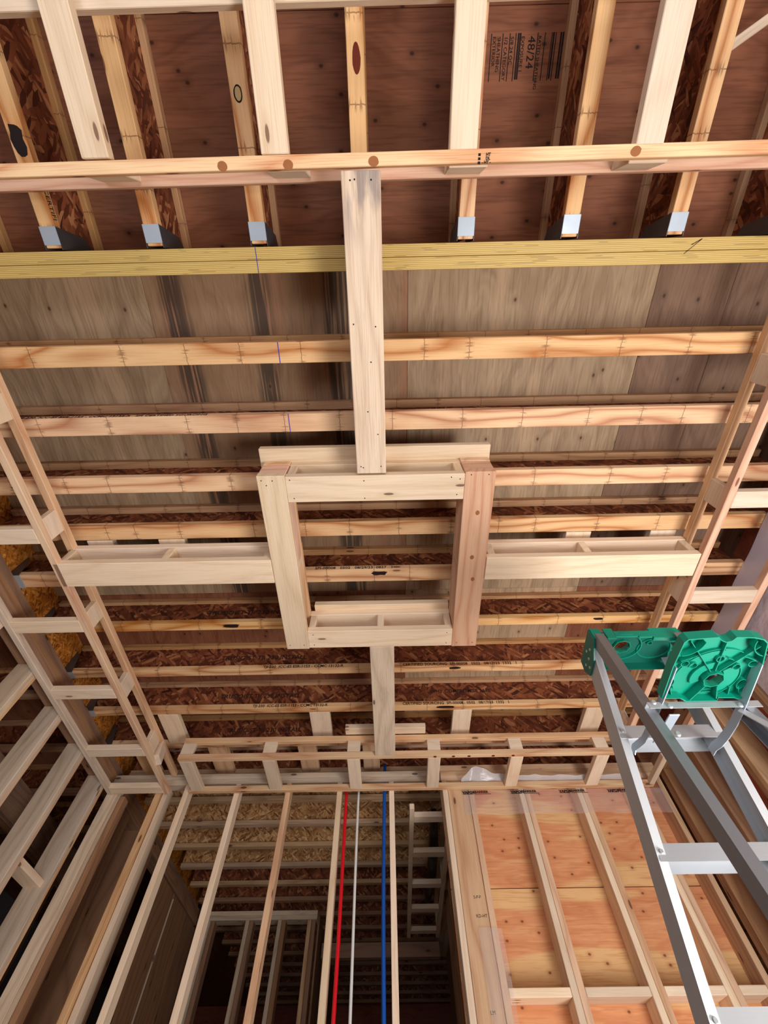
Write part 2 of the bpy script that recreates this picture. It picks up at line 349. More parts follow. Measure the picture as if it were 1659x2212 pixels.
for i in range(len(xs) - 1):
    m_ = {3: DECKS, 4: DECKG, 5: DECKB, 2: DECKG, 6: DECKB, 7: DECKB}.get(i, DECKR)
    sheet(m_, xs[i], xs[i + 1], -.018, 1.86, 'y'); sheet(DECKR if i != 4 else DECKG, xs[i], xs[i + 1], 1.86, 4.3, 'y')
    sheet(DECKR, xs[i], xs[i + 1], 4.3, 6.74, 'y'); sheet(DECKR, xs[i], xs[i + 1], 6.74, 9.2, 'y'); sheet(DECKR, xs[i], xs[i + 1], 9.2, 11.0, 'y')
box('seam_light_block', DECKR, -5, 3.6, -4.6, -.02, DK2 + .019, DK2 + .04, ceil_, 'x', 0)  # unseen panels added above the deck to stop sky light at the seams
box('seam_light_block', DECKR, -5, 3.6, -.019, 11, DK + .019, DK + .04, ceil_, 'x', 0)
for nm_, a_ in (('wall_outer_light_block_skin', (-4.66, -4.63, -4.6, 11)), ('wall_east_light_block_skin', (3.57, 3.6, -4.6, 11))):  # unseen outer layer added to stop light leaking in
    o_ = box(nm_.replace('_skin', ''), DRY, a_[0], a_[1], a_[2], a_[3], -1.5, DK2 + .018, None, 'y', 0); o_['kind'] = 'structure'
# outer walls of the building, seen only through gaps
w = struct('wall_far', (0, 10.9, -1.5)); box('plywood_sheet', SHEATHR, -5, 3.6, 10.9, 10.92, -1.5, DK, w, 'x', 0)
w = struct('wall_behind', (0, -4.2, -1.5))      # wide doorway left open
box('plywood_sheet', SHEATHR, -4.6, -1.3, -4.22, -4.2, -1.5, DK2, w, 'x', 0)
box('plywood_sheet', SHEATHR, 2.9, 3.6, -4.22, -4.2, -1.5, DK2, w, 'z', 0)
box('plywood_sheet', SHEATHR, -1.3, 2.9, -4.22, -4.2, .8, DK2, w, 'x', 0)

# ---------------------------------------------------------------- yellow laminated beam
beam = thing('laminated_beam', 'long yellow laminated veneer beam crossing the ceiling from wall to wall', 'beam', (0, -.042, JB))
box('veneer_ply', LVL, -2.3, 2.3, -.0875, -.0425, JB, DK2 - .001, beam); box('veneer_ply', LVL, -2.3, 2.3, -.0415, .004, JB, DK, beam)
box('crayon_mark', CHALK, -.5, -.4975, -.086, .003, JB - .0008, JB + .001, beam, bev=0)['label'] = 'blue crayon line'
bar('saw_mark', INK, (1.225, -.062, JB - .0004), (1.262, -.082, JB - .0004), .0025, .001, (0, 0, 1), beam, 0)
bar('saw_mark', INK, (1.205, -.032, JB - .0004), (1.262, -.082, JB - .0004), .002, .001, (0, 0, 1), beam, 0)

# ---------------------------------------------------------------- wood I-joists
def ijoist(label, group, along, ctr, a0, a1, fw, z=JB, mat=FLANGE, web=WEB, topm=FLANGET, marks=(), prints=(), webprints=(), dk=None):
    T = .036; dk = DK if dk is None else dk
    loc = ((a0 + a1) / 2, ctr, z) if along == 'x' else (ctr, (a0 + a1) / 2, z)
    j = thing('i_joist', label, 'joist', loc, group)
    def B(n, m_, o0, o1, z0, z1, bev=.002):
        if along == 'x': return box(n, m_, a0, a1, ctr + o0, ctr + o1, z0, z1, j, 'x', bev)
        return box(n, m_, ctr + o0, ctr + o1, a0, a1, z0, z1, j, 'y', bev)
    B('bottom_flange', mat, -fw / 2, fw / 2, z, z + T); B('top_flange', topm, -fw / 2, fw / 2, dk - T, dk - .0005)
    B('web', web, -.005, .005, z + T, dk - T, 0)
    for x, w_ in marks:
        box('crayon_mark', CHALK, x - .0018, x + .0018, ctr - fw / 2, ctr + fw / 2, z - .0006, z + .001, j, bev=0)
    for s_, x in prints: text(s_, .03, (x, ctr - fw / 2 - .0007, z + .006), (1, 0, 0), (0, 0, 1), INK, j, bold=.0004)
    for s_, x, zz, sz in webprints: text(s_, sz, (x, ctr - .0062, z + zz), (1, 0, 0), (0, 0, 1), INKB, j, bold=.0006)
    return j
ORD = ['first', 'second', 'third', 'fourth', 'fifth', 'sixth', 'seventh', 'eighth', 'ninth', 'tenth', 'eleventh', 'twelfth', 'thirteenth', 'fourteenth']
P1 = 'TJI 230  ICC-ES ESR-1153 - CCMC 13132-R'
P2 = 'CERTIFIED SOURCING  SFI-00008   0502   08/17/23  1332   1'
WP = 'TRUSJOIST TJI 230 INSTALL'
cross = [(.310, .0889), (.628, .0889), (.940, .0889), (1.226, .0889), (1.546, .0889), (1.927, .0587), (2.346, .0587), (2.750, .0587), (3.156, .0587)]
for i, (yc, fw) in enumerate(cross):
    lab = '%s cross I-joist from the yellow beam, %s bottom flange%s' % (ORD[i], 'wide orange' if fw > .07 else 'narrow orange',
          ['', ' with blue crayon line', '', ' above the square frame', ' in the square frame', '', ' beside the short box beam', ' just before the back soffit', ' over the back soffit'][i])
    marks = {0: [(-.46, 0)], 1: [(-.455, 0)]}.get(i, [])
    prints = {6: [(P1, -.85), (P2, .09)], 7: [(P1, -.99), (P2, .09)], 4: [('SFI-00008   0502   08/29/23  0827   1', -.42)], 1: [(P1 + '   SFI CERTIFIED SOURCING', -1.75)]}.get(i, [])
    wps = {5: [(WP, -1.17, .10, .05)], 6: [(WP, -1.17, .10, .05), ('JOB 48', 1.0, .13, .035)], 7: [(WP, -1.26, .10, .05), ('WHY COMPROMISE SAFE', .3, .12, .04)], 8: [(WP, -1.30, .10, .05)]}.get(i, [])
    # the second-row prints sit on the web behind each flange
    j = ijoist(lab, 'cross joists over the room', 'x', yc, -2.2, 2.055, fw, marks=marks, prints=prints, webprints=wps)
    yb = yc + fw / 2
    if i == 4: blob(j, -.10, .0, yc - .03, yc + .002)
    if i == 5: blob(j, -1.04, -.93, yc - .02, yc + .012); blob(j, 1.27, 1.34, yc - .02, yc)
    if i == 6: blob(j, .40, .48, yc - .02, yc + .004)
    if i == 7: blob(j, .33, .47, yc - .02, yc + .008)
    # steel hanger at the left end
    if i >= 4:
        hg = box('hanger', GALV, -2.205, -2.13, yc - fw / 2 - .002, yc + fw / 2 + .002, JB - .003, JB - .0005, j, bev=0)
        for s_ in (-1, 1):
            bm = bmesh.new(); yy = yc + s_ * (fw / 2 + .002)
            prism(bm, [(-2.205, JB - .002), (-2.14, JB - .002), (-2.165, JB + .15), (-2.205, JB + .19)], 'y', yy - .0012, yy + .0012) if False else None
            vs = [(-2.205, JB - .002), (-2.135, JB - .002), (-2.17, JB + .14), (-2.205, JB + .18)]
            prism(bm, vs, 'y', yy - .0012, yy + .0012); mesh_obj('hanger_flange', bm, GALVD, hg, None) if False else None
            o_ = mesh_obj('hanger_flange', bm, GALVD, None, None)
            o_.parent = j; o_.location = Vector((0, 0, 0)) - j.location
far_y = [3.562 + .406 * k for k in range(16)]
for k, yc in enumerate(far_y):
    lab = '%s cross I-joist beyond the back stud wall, counted from that wall' % (ORD[k] if k < 14 else ['fifteenth', 'sixteenth'][k - 14])
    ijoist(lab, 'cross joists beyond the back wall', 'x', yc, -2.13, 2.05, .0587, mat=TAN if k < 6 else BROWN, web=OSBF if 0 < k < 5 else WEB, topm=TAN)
# joists hung from the beam, running back over the camera
hx = [-1.70, -1.29, -.89, -.48, -.075, .33, .736, 1.148, 1.56, 1.97]
hl = ['leftmost joist hung behind the yellow beam, mostly outside the frame', 'joist hung from the beam at far left, with CERTIFIED print on its flange',
      'joist hung from the beam, second hanger from the left', 'joist hung from the beam, third hanger from the left, with round open knot',
      'joist with red knot running behind the head of the long box beam', 'joist hung from the beam just right of the long box beam',
      'joist hung from the beam, second hanger from the right', 'joist hung from the beam, rightmost hanger in view',
      'dark joist at the right edge beyond the rightmost hanger', 'outermost right joist behind the yellow beam, mostly out of view']
for k, xc in enumerate(hx):
    j = ijoist(hl[k], 'joists hung from the yellow beam', 'y', xc, -4.1, -.098, .0587, dk=DK2)
    hgr = box('hanger', GALV, xc - .0315, xc + .0315, -.170, -.108, JB - .0025, JB - .0002, j, bev=0); hgr['label'] = 'shiny galvanised steel joist hanger'
    for s_ in (-1, 1):
        bm = bmesh.new(); xx = xc + s_ * .0322
        prism(bm, [(-.170, JB - .002), (-.092, JB - .002), (-.092, JB + .2), (-.135, JB + .17)], 'x', xx - .0008, xx + .0008)
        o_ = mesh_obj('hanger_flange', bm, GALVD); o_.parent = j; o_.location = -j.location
    if k == 1:
        text('13132-R', .03, (xc + .0300, -.92, JB + .006), (0, 1, 0), (0, 0, 1), INK, j)
        text('CERTIFI', .03, (xc + .0300, -.29, JB + .006), (0, 1, 0), (0, 0, 1), INK, j)
        blob(j, xc - .025, xc + .026, -.48, -.38)
# grade stamp printed on the deck between two hung joists
st = thing('grade_stamp', 'black panel grade stamp printed on the plywood at upper right', 'stamp', (.55, -.68, DK2))
dn, up_ = (0, 1, 0), (1, 0, 0)
for s_, x, sz in (('EXTERIOR', .425, .018), ('SHEATHING', .442, .018), ('1/2 CATEGORY', .468, .018), ('5/8 24 OC', .49, .018), ('EXPOSURE 1', .53, .018), ('48/24', .556, .04), ('RATED SHEATHING', .592, .017)):
    text(s_, sz, (x * 1.027, -.757, DK2 - .0006), (0, 1, 0), (1, 0, 0), INK, st)
for x in (.418, .460, .486, .508, .588, .615, .640, .655): box('print_line', INK, x * 1.027, x * 1.027 + .003, -.765, -.632, DK2 - .0008, DK2 + .0002, st, bev=0)
for x in (.516, .523, .645, .672, .680, .690): box('print_bar', INK, x * 1.027, x * 1.027 + .006, -.765, -.637, DK2 - .0008, DK2 + .0002, st, bev=0)

# ---------------------------------------------------------------- side walls
def wall_side(name, xi, sgn, ys, studm, z_top=1.862):
    w_ = struct(name, (xi, 1.0, -1.5)); xo = xi + sgn * .14
    for y in ys: box('stud', studm, min(xi, xo), max(xi, xo), y, y + .038, -1.46, z_top, w_, 'z')
    for k in range(2): box('top_plate', BROWN, min(xi, xo), max(xi, xo), -4.1, 6.2, z_top + .0385 * k + .0005, z_top + .0385 * (k + 1), w_, 'y')
    box('bearing_plate', BROWN, min(xi, xo), max(xi, xo), -4.1, 6.2, z_top + .0775, JB - .0005, w_, 'y')
    box('bottom_plate', GREY, min(xi, xo), max(xi, xo), -4.1, 6.2, -1.5, -1.46, w_, 'y')
    return w_
wl = wall_side('wall_left', XL, -1, [-1.20, -.79, -.38, .03, .44, .85, 1.26, 1.67], GREY)
for y in (2.085, 2.49, 2.90, 3.30): # doubled look: pale outer face with a second stud nailed behind
    box('stud', GREY, XL - .14, XL, y, y + .038, -1.46, 1.862, wl, 'z'); box('stud', WARM, XL - .06, XL - .001, y + .0385, y + .058, -1.46, 1.862, wl, 'z')
for y in (3.70, 4.13, 4.5): box('stud', BROWN, XL - .14, XL, y, y + .038, -1.46, 1.862, wl, 'z')
for y in (3.76,): box('stud', BROWN, XL - .012, XL, y, y + .14, -1.46, 1.855, wl, 'z')
box('rim_board', RIM, -2.235, -2.208, -.0, 6.2, JB, DK - .001, wl, 'y', 0)
for y0, y1 in ((4.86, 5.32), (5.325, 5.8), (5.805, 6.2)): box('plywood_sheet', BROWN, XL - .02, XL, y0, y1, -1.46, 1.84, wl, 'z')
box('batten', GREY, XL, XL + .012, 5.32, 5.335, -.4, 1.8, wl, 'z')
for (y0, z0) in ((2.94, 1.18), (3.34, .62)): box('fire_block', PALE, XL - .14, XL - .03, y0, y0 + .37, z0, z0 + .038, wl, 'y')
box('fire_block', GREY, XL - .14, XL - .03, 3.35, 3.70, .2, .30, wl, 'y')
wr = wall_side('wall_right', XR, 1, [-1.2, .03, .44, .85, 1.26, 1.67], GREY)
for y in (2.08, 2.49, 2.905, 3.33):
    box('stud', BROWN if y > 2.8 else TAN, XR, XR + .14, y, y + .038, -1.46, 1.862, wr, 'z')
    box('stud', BROWN, XR, XR + .14, y + .0385, y + .0765, -1.46, 1.862, wr, 'z')
for k in range(4): box('plywood_sheet', SHEATHR, XR + .141, XR + .155, .9 + k * 1.22, 2.115 + k * 1.22, -1.46, DK, wr, 'z', .001)
box('plywood_sheet', SHEATHR, XR + .141, XR + .155, -4.1, .895, 1.0, DK, wr, 'y', .001)
box('plywood_sheet', SHEATHR, XR + .141, XR + .155, -4.1, -1.3, -1.46, .998, wr, 'z', .001)
# space behind the left wall: joists and boards lost in the dark
for k in range(7):
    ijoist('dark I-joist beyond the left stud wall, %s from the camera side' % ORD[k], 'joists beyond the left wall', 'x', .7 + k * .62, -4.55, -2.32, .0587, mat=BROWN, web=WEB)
t_ = thing('dropped_beam', 'brown board beam running along behind the left stud wall', 'beam', (-3.0, 3, 1.75))
box('board', BROWN, -3.04, -3.0, -1, 7, 1.75, 1.98, t_, 'y'); box('board', BROWN, -3.12, -3.045, -1, 7, 1.75, 1.98, t_, 'y')
t_ = thing('low_rail', 'horizontal brown boards glimpsed between the left wall studs', 'rail', (-3.0, 4, .5))
box('board', BROWN, -3.10, -3.06, 0, 7.5, .45, .59, t_, 'y'); box('board', BROWN, -3.10, -3.06, 0, 7.5, .95, 1.03, t_, 'y')
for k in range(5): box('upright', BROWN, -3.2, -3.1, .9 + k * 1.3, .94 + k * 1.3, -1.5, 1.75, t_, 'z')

# ---------------------------------------------------------------- back wall
YB = 3.43
wb = struct('wall_back', (0, YB, -1.5))
for k, (x, m_) in enumerate([(-1.583, PALE), (-1.195, PALE), (-.805, WARM), (-.414, PALE), (-.020, PALE)]):
    box('stud', m_, x, x + .038, YB, YB + .089, -1.46, 1.852, wb, 'z')
box('stud', WARM, -1.795, -1.757, YB, YB + .089, -1.46, 1.852, wb, 'z'); box('stud', PALE, -1.752, -1.714, YB + .03, YB + .119, -1.46, 1.852, wb, 'z')
box('stud', GREY, XL + .002, -2.085, YB - .005, YB + .084, -1.46, 1.852, wb, 'z'); box('stud', BROWN, -2.08, -2.045, YB + .05, YB + .13, -1.46, 1.80, wb, 'z')
for k in range(2): box('top_plate', GREY, XL + .001, .375, YB, YB + .089, 1.8525 + .039 * k, 1.891 + .039 * k, wb, 'x')
box('bottom_plate', GREY, XL + .001, .375, YB, YB + .089, -1.5, -1.46, wb, 'x')
# sheathed right-hand part: corner build-up, doubled studs, fire blocks
def st6(x0, x1, m_, z1=1.852): box('stud', m_, x0, x1, YB, YB + .14, -1.46, z1, wb, 'z')
st6(.385, .423, PALE); st6(.425, .575, WARM); st6(.578, .616, WARM)
for x in (.955, 1.385, 1.79): st6(x, x + .038, PALE); st6(x + .0395, x + .0775, WARM)
st6(2.02, 2.058, WARM)
for k in range(3): box('top_plate', WARM, .38, XR, YB, YB + .14, 1.8525 + .039 * k, 1.891 + .039 * k, wb, 'x')
box('bottom_plate', GREY, .38, XR, YB, YB + .14, -1.5, -1.46, wb, 'x')
edges = [(.617, .954), (1.034, 1.384), (1.464, 1.789), (1.869, 2.019)]
for x0, x1 in edges:
    box('fire_block', PALE, x0, x1, YB + .002, YB + .138, .72, .758, wb, 'x')
    box('fire_block', PALE, x0, x1, YB + .002, YB + .138, -.45, -.412, wb, 'x')
for (z0, z1) in ((-1.46, -.02), (-.015, 1.235), (1.24, DK)):
    box('plywood_sheet', SHEATH, .38, 2.2, YB + .141, YB + .155, z0, z1, wb, 'x', .0015)
for s_, z in (('S-P-F', 1.14), ('KD-HT', 1.05), ('LM', .66)):
    text(s_, .022, (.50, YB - .0007, z), (1, 0, 0), (0, 0, 1), INKB, wb)
# return wall going away from the corner into the dark
we = struct('wall_hall', (.45, 4.5, -1.5))
for k, y in enumerate((3.72, 4.13, 4.53, 4.94, 5.35)): box('stud', BROWN, .50, .64, y, y + .038, -1.46, 1.852, we, 'z')
box('plywood_sheet', BROWN, .62, .64, YB + .16, 7.2, -1.46, 1.85, we, 'z', .001)
box('top_plate', GREY, .50, .64, YB + .16, 7.2, 1.853, 1.93, we, 'y')

# ---------------------------------------------------------------- pipes
for nm, x, y, m_, r, x2, l_ in (('pipe', -.337, YB + .03, REDP, .0115, -.345, 'red plastic water pipe running down between the back wall studs'),
                         ('pipe', -.242, YB + .03, WHITEP, .009, -.262, 'white plastic pipe between the red and the blue pipe'),
                         ('pipe', -.052, YB + .03, BLUEP, .0125, -.072, 'blue plastic water pipe on the right, rising behind the short box beam')):
    bm = bmesh.new(); N = 26; n = 12; rings = []
    z0, z1 = -1.49, (2.0 if m_ is BLUEP else 1.84)
    for i in range(N + 1):
        t = i / N; cx = x + (x2 - x) * (1 - t) + .008 * math.sin(t * 7 + x * 9); cy = y + .01 * math.sin(t * 5 + x)
        if m_ is BLUEP and t > .93: cy = y - .0
        rings.append([bm.verts.new((cx + r * math.cos(2 * math.pi * q / n), cy + r * math.sin(2 * math.pi * q / n), z0 + (z1 - z0) * t)) for q in range(n)])
    for i in range(N):
        for q in range(n): bm.faces.new((rings[i][q], rings[i][(q + 1) % n], rings[i + 1][(q + 1) % n], rings[i + 1][q]))
    bm.faces.new(rings[0][::-1]); bm.faces.new(rings[-1])
    tag(mesh_obj(nm, bm, m_, None, (x, y, ZC - 1.49), True), l_, 'pipe')

# ---------------------------------------------------------------- soffit framing, z levels
A0, A1 = 1.78, 1.818                        # lower boards
B0, B1 = 1.913, 1.951                       # upper boards
def box_beam(label, x0, x1, y0, y1, mat, along, blocks, mat2=None, group=None, name='box_beam'):
    t_ = thing(name, label, 'beam', ((x0 + x1) / 2, (y0 + y1) / 2, A0), group)
    box('bottom_board', mat, x0, x1, y0, y1, A0, A1, t_, along); box('top_board', mat2 or mat, x0, x1, y0, y1, B0, B1, t_, along)
    for p in blocks:
        if along == 'x': box('block', PALE, p, p + .038, y0 + .002, y1 - .002, A1 + .0003, B0 - .0003, t_, 'y')
        else: box('block', PALE, x0 + .002, x1 - .002, p, p + .038, A1 + .0003, B0 - .0003, t_, 'x')
    return t_
longb = box_beam('long pale box beam running from the front header to the square frame', -.130, .002, -.286, .805, STAINED, 'y', [-.284, .1, .45, .765])
# square box frame in the middle of the ceiling
sq = thing('square_frame', 'large square box frame of pale lumber hanging in the middle of the ceiling', 'frame', (-.05, 1.36, A0))
for (x0, x1, y0, y1, ax, m_) in ((-.592, -.462, .808, 1.912, 'y', PALE), (.362, .503, .806, 1.910, 'y', PINK), (-.4615, .3615, .814, .946, 'x', PALE), (-.4615, .3615, 1.775, 1.904, 'x', PALE)):
    box('bottom_board', m_, x0, x1, y0, y1, A0, A1, sq, ax)
    box('top_board', WARM if ax == 'y' else PALE, x0, x1, y0, y1, B0, B1, sq, ax)
for y in (.81, 1.33, 1.87):
    for x0, x1 in ((-.592, -.462), (.362, .503)): box('block', PALE if y > 1 else PINK, x0 + .001, x1 - .001, y, y + .038, A1, B0, sq, 'x')
box('side_board', PINK, -.500, -.463, .95, 1.33, A1 + .001, B0 - .001, sq, 'y'); box('side_board', PINK, .363, .400, .95, 1.77, A1 + .001, B0 - .001, sq, 'y')
for x in (-.458, -.065, .322): box('block', PALE, x, x + .038, 1.777, 1.9, A1, B0, sq, 'z'); box('block', PALE, x, x + .038, .816, .944, A1, B0, sq, 'z')
tag(box('backing_board', PALE, -.613, .508, .742, .885, B1 + .0005, JB - .0005), 'pale flat board lying over the near side of the square frame', 'board')
tag(box('backing_board', PALE, -.44, .36, 1.735, 1.80, B1 + .0005, JB - .0005), 'pale board nailed above the far side of the square frame', 'board')
# arms
box_beam('pale box beam arm left of the square frame', -1.71, -.594, 1.276, 1.424, PALE2, 'x', [-1.70, -1.17, -.64])
box_beam('pale box beam arm right of the square frame, with knots', .506, 1.596, 1.286, 1.426, PALE2, 'x', [.52, 1.02, 1.555])
box_beam('short box beam from the square frame to the back soffit', -.112, .030, 1.906, 2.974, GREY, 'y', [1.92, 2.4, 2.92])
# boards laid flat between joists
for l_, x0, x1, y0, y1 in (('whitish flat blocking board above the left arm, left one', -1.66, -1.52, 1.275, 1.50), ('whitish flat blocking board above the left arm, right one', -1.264, -1.12, 1.275, 1.50),
      ('flat blocking board above the right arm, left one', .987, 1.124, 1.275, 1.50), ('flat blocking board above the right arm, beside the right ladder', 1.45, 1.59, 1.275, 1.50),
      ('pale flat blocking board left of the short box beam, before the back soffit', -.587, -.44, 2.781, 3.125), ('pale flat blocking board right of the short box beam, before the back soffit', .457, .592, 2.781, 3.125),
      ('wide pale blocking board at the left end of the back soffit', -1.69, -1.545, 2.781, 3.125), ('pale blocking board behind the metal ladder, by the right end of the back soffit', 1.42, 1.56, 2.781, 3.125),
      ('shaded flat blocking board over the soffit, second from its left end', -1.416, -1.27, 3.187, 3.53), ('shaded flat blocking board over the soffit, third from its left end', -.72, -.58, 3.187, 3.53),
      ('shaded flat blocking board over the soffit, near the pipes', -.22, -.09, 3.187, 3.53), ('shaded flat blocking board in the corner behind the left ladder frame', -2.0, -1.86, 3.187, 3.53)):
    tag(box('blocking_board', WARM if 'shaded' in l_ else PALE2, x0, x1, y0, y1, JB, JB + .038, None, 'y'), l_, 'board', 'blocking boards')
tag(box('backing_board', PALE2, -.33, .255, 2.90, 2.972, 1.9385, 1.977), 'short pale board laid over the back soffit front, behind the short box beam', 'board')

# front header with the pale boards going back over the camera
hd = thing('soffit_frame', 'front header ladder frame with four pale boards reaching back overhead', 'frame', (0, -.31, A0))
HY0, HY1 = -.331, -.294
def hbar(n, m_, z0, z1, y0, y1): bar(n, m_, (-2.14, (y0 + y1) / 2 + .012, (z0 + z1) / 2), (2.055, (y0 + y1) / 2 - .014, (z0 + z1) / 2), y1 - y0, z1 - z0, (0, 0, 1), hd)
hbar('lower_rail', STREAK, A0, A1, HY0, HY1); hbar('upper_rail', PINK, 1.945, 1.983, HY0, HY1 + .012)
hbar('rear_rail', PALE, A1 + .012, A1 + .05, -.725, -.687)
for x0, x1 in ((-.968, -.879), (-.384, -.295), (.226, .315), (.826, .915)):
    box('cross_board', PALE2, x0, x1, -1.9, HY0 - .001, A0, A1, hd, 'y')
    box('block', PALE2, x0 + (-.03 if x0 < -.5 else .005), x0 + (.105 if x0 < -.5 else .135), HY0 + .004, HY1 + .001, A1, 1.944, hd, 'x')
hbar('far_rail', PALE, A0, A1, -1.94, -1.902)
box('block', PALE2, 1.40, 1.53, HY0 + .0, HY1 - .002, A1, 1.944, hd, 'x')
for s_, x, y in (('HT', .345, -.312), ('DL', .345, -.302), ('- HT -', .333, -.292)): text(s_, .0115, (x, y - .003, A0 - .0006), (1, 0, 0), (0, -1, 0), INK, hd, bold=.0004)
for k in range(3): box('print_mark', INK, .320, .328, -.322 + k * .0105, -.315 + k * .0105, A0 - .0006, A0 + .001, hd, bev=0)

# left ladder frame
lf = thing('soffit_frame', 'long ladder-like soffit frame along the left wall', 'frame', (-1.9, 1.2, A0))
box('lower_rail', STREAK, -1.72, -1.684, -.262, 3.425, A0, A1, lf, 'y'); box('upper_rail', WARM, -1.722, -1.684, -.262, 3.425, B0, B1, lf, 'y')
box('wall_rail', GREY, -2.15, -2.112, -.262, 3.425, A0, A1, lf, 'y')
for y0, y1 in ((-.16, -.04), (.44, .56), (1.033, 1.155), (1.637, 1.755), (2.231, 2.36), (2.838, 2.965)):
    box('block', PALE2, -1.720, -1.686, y0, y1, A1, B0, lf, 'y')
for y in (-.13, .47, 1.067, 1.665, 2.235, 2.85, 3.325): box('cross_block', PALE2, -2.112, -1.7205, y, y + .086, A0, A1, lf, 'x')
bar('loose_block', PALE2, (-1.67, 3.02, 1.80), (-1.70, 3.05, 1.93), .038, .089, (0, 1, 0), lf)
# right ladder frame
rf = thing('soffit_frame', 'long ladder-like soffit frame along the right wall with a reddish lower rail', 'frame', (1.8, 1.2, A0))
box('lower_rail', PINK, 1.602, 1.638, -.262, 2.975, A0, A1, rf, 'y'); box('upper_rail', WARM, 1.602, 1.636, -.262, 2.975, B0, B1, rf, 'y')
box('wall_rail', PINK, 1.982, 2.02, -.262, 2.975, A0, A1, rf, 'y')
for y0, y1 in ((-.24, -.12), (.34, .46), (.925, 1.045), (1.495, 1.638), (2.1, 2.23), (2.70, 2.83)): box('block', PALE2, 1.604, 1.634, y0, y1, A1, B0, rf, 'y')
for y in (-.2, .35, .935, 1.53, 2.13, 2.74): box('cross_block', PALE2, 1.6385, 1.9815, y, y + .088, A0, A1, rf, 'x')
# back soffit frame
bf = thing('soffit_frame', 'back soffit frame spanning the top of the back stud wall', 'frame', (0, 3.2, A0))
box('front_rail', STREAK, -1.51, 1.60, 2.977, 3.013, A0, A1, bf, 'x'); box('upper_rail', WARM, -1.51, 1.60, 2.977, 3.013, 1.900, 1.938, bf, 'x')
box('wall_rail', STREAK, -1.53, 1.97, 3.388, 3.426, A0, A1, bf, 'x')
for x0 in (-1.507, -.915, -.312, .262, .848, 1.455):
    box('upright_block', PALE2, x0, x0 + .092, 2.979, 3.011, A1, 1.8997, bf, 'x'); box('cross_block', PALE2, x0, x0 + .089, 3.0135, 3.3875, A0, A1, bf, 'y')
box('cross_block', PALE2, 1.93, 1.968, 3.05, 3.3875, A0, A1, bf, 'y')

# ---------------------------------------------------------------- films and wraps
def sheet_grid(name, mat, P, nu, nv, parent=None, origin=(0, 0, 0)):
    bm = bmesh.new(); g = [[bm.verts.new(P(i / nu, j / nv)) for j in range(nv + 1)] for i in range(nu + 1)]
    for i in range(nu):
        for j in range(nv): bm.faces.new((g[i][j], g[i + 1][j], g[i + 1][j + 1], g[i][j + 1]))
    return mesh_obj(name, bm, mat, parent, (origin[0], origin[1], origin[2] + ZC), True)
f1 = sheet_grid('plastic_film', FILM, lambda u, v: (.53 + 1.5 * u, YB - .006 - .006 * math.sin(u * 31) * v, 1.775 - .165 * v + .004 * math.sin(u * 23) * v), 60, 4, None, (1.2, YB, 1.7))
tag(f1, 'clear plastic film strip with black print stapled under the back soffit', 'film')
for k in range(4):
    x = .47 + k * .36
    o_ = text('VAPOR', .022, (x + .06, YB - .016, 1.748), (1, 0, 0), (0, 0, 1), INK, f1, bold=.0012, xs=1.3); text('BARRIER', .022, (x + .15, YB - .016, 1.750), (1, 0, 0), (0, 0, 1), INK, f1, bold=.0008, xs=1.2)
    box('print_bar', INK, x + .06, x + .14, YB - .0165, YB - .0155, 1.742, 1.746, f1, bev=0); box('print_bar', INK, x + .15, x + .27, YB - .0165, YB - .0155, 1.742, 1.745, f1, bev=0)
f2 = sheet_grid('plastic_film', FILMR, lambda u, v: (XR - .008 - .006 * math.sin(u * 19) * (v), -.25 + 2.3 * u, 1.985 - 1.25 * v + .01 * math.sin(u * 9)), 50, 14, None, (XR, .7, 1.4))
tag(f2, 'milky plastic film hanging over the right stud wall', 'film')
f5 = sheet_grid('film_flare_strip', FLARE, lambda u, v: (XR - .018 - .004 * math.sin(u * 27 + v * 2), .3 + 1.75 * u, 1.987 - .165 * v), 40, 3, None, (XR, 1.1, 1.9)); f5.parent = f2; f5.location = f5.location - f2.location  # strip over the top plate painted whiter to carry the flare
for k in range(3):
    text('VAPOR BARRIER', .03, (XR - .02, 1.95 - k * .5, 1.62), (0, -1, 0), (0, 0, 1), INKB, f2, bold=.001)
f3 = sheet_grid('crumpled_wrap', SHEETW, lambda u, v: (.53 + 1.3 * u, 3.36 + .05 * v + .008 * math.sin(u * 40), 1.822 + (.020 + .028 * math.exp(-(u / .3) ** 2) + .045 * math.exp(-((u - .1) / .07) ** 2)) * (1 - v) * min(1, u * 16 + .1) + .004 * math.sin(u * 91 + v * 3) * (1 - u)), 60, 5, None, (1.1, 3.38, 1.83))
tag(f3, 'crumpled white plastic wrap lying inside the back soffit on the right', 'wrap')
bm = bmesh.new(); prism(bm, [(.985, 3.43), (1.02, 3.418), (1.02, 3.43)], 'z', 0, .5)
f4 = sheet_grid('plastic_film', FILM, lambda u, v: (.50 + .14 * u, YB - .012 - .006 * math.sin(v * 12 + u * 5), 1.0 - 2.3 * v), 6, 24, None, (.57, YB, -.1)); bm.free()
tag(f4, 'loose clear plastic film down the corner post of the back wall', 'film')

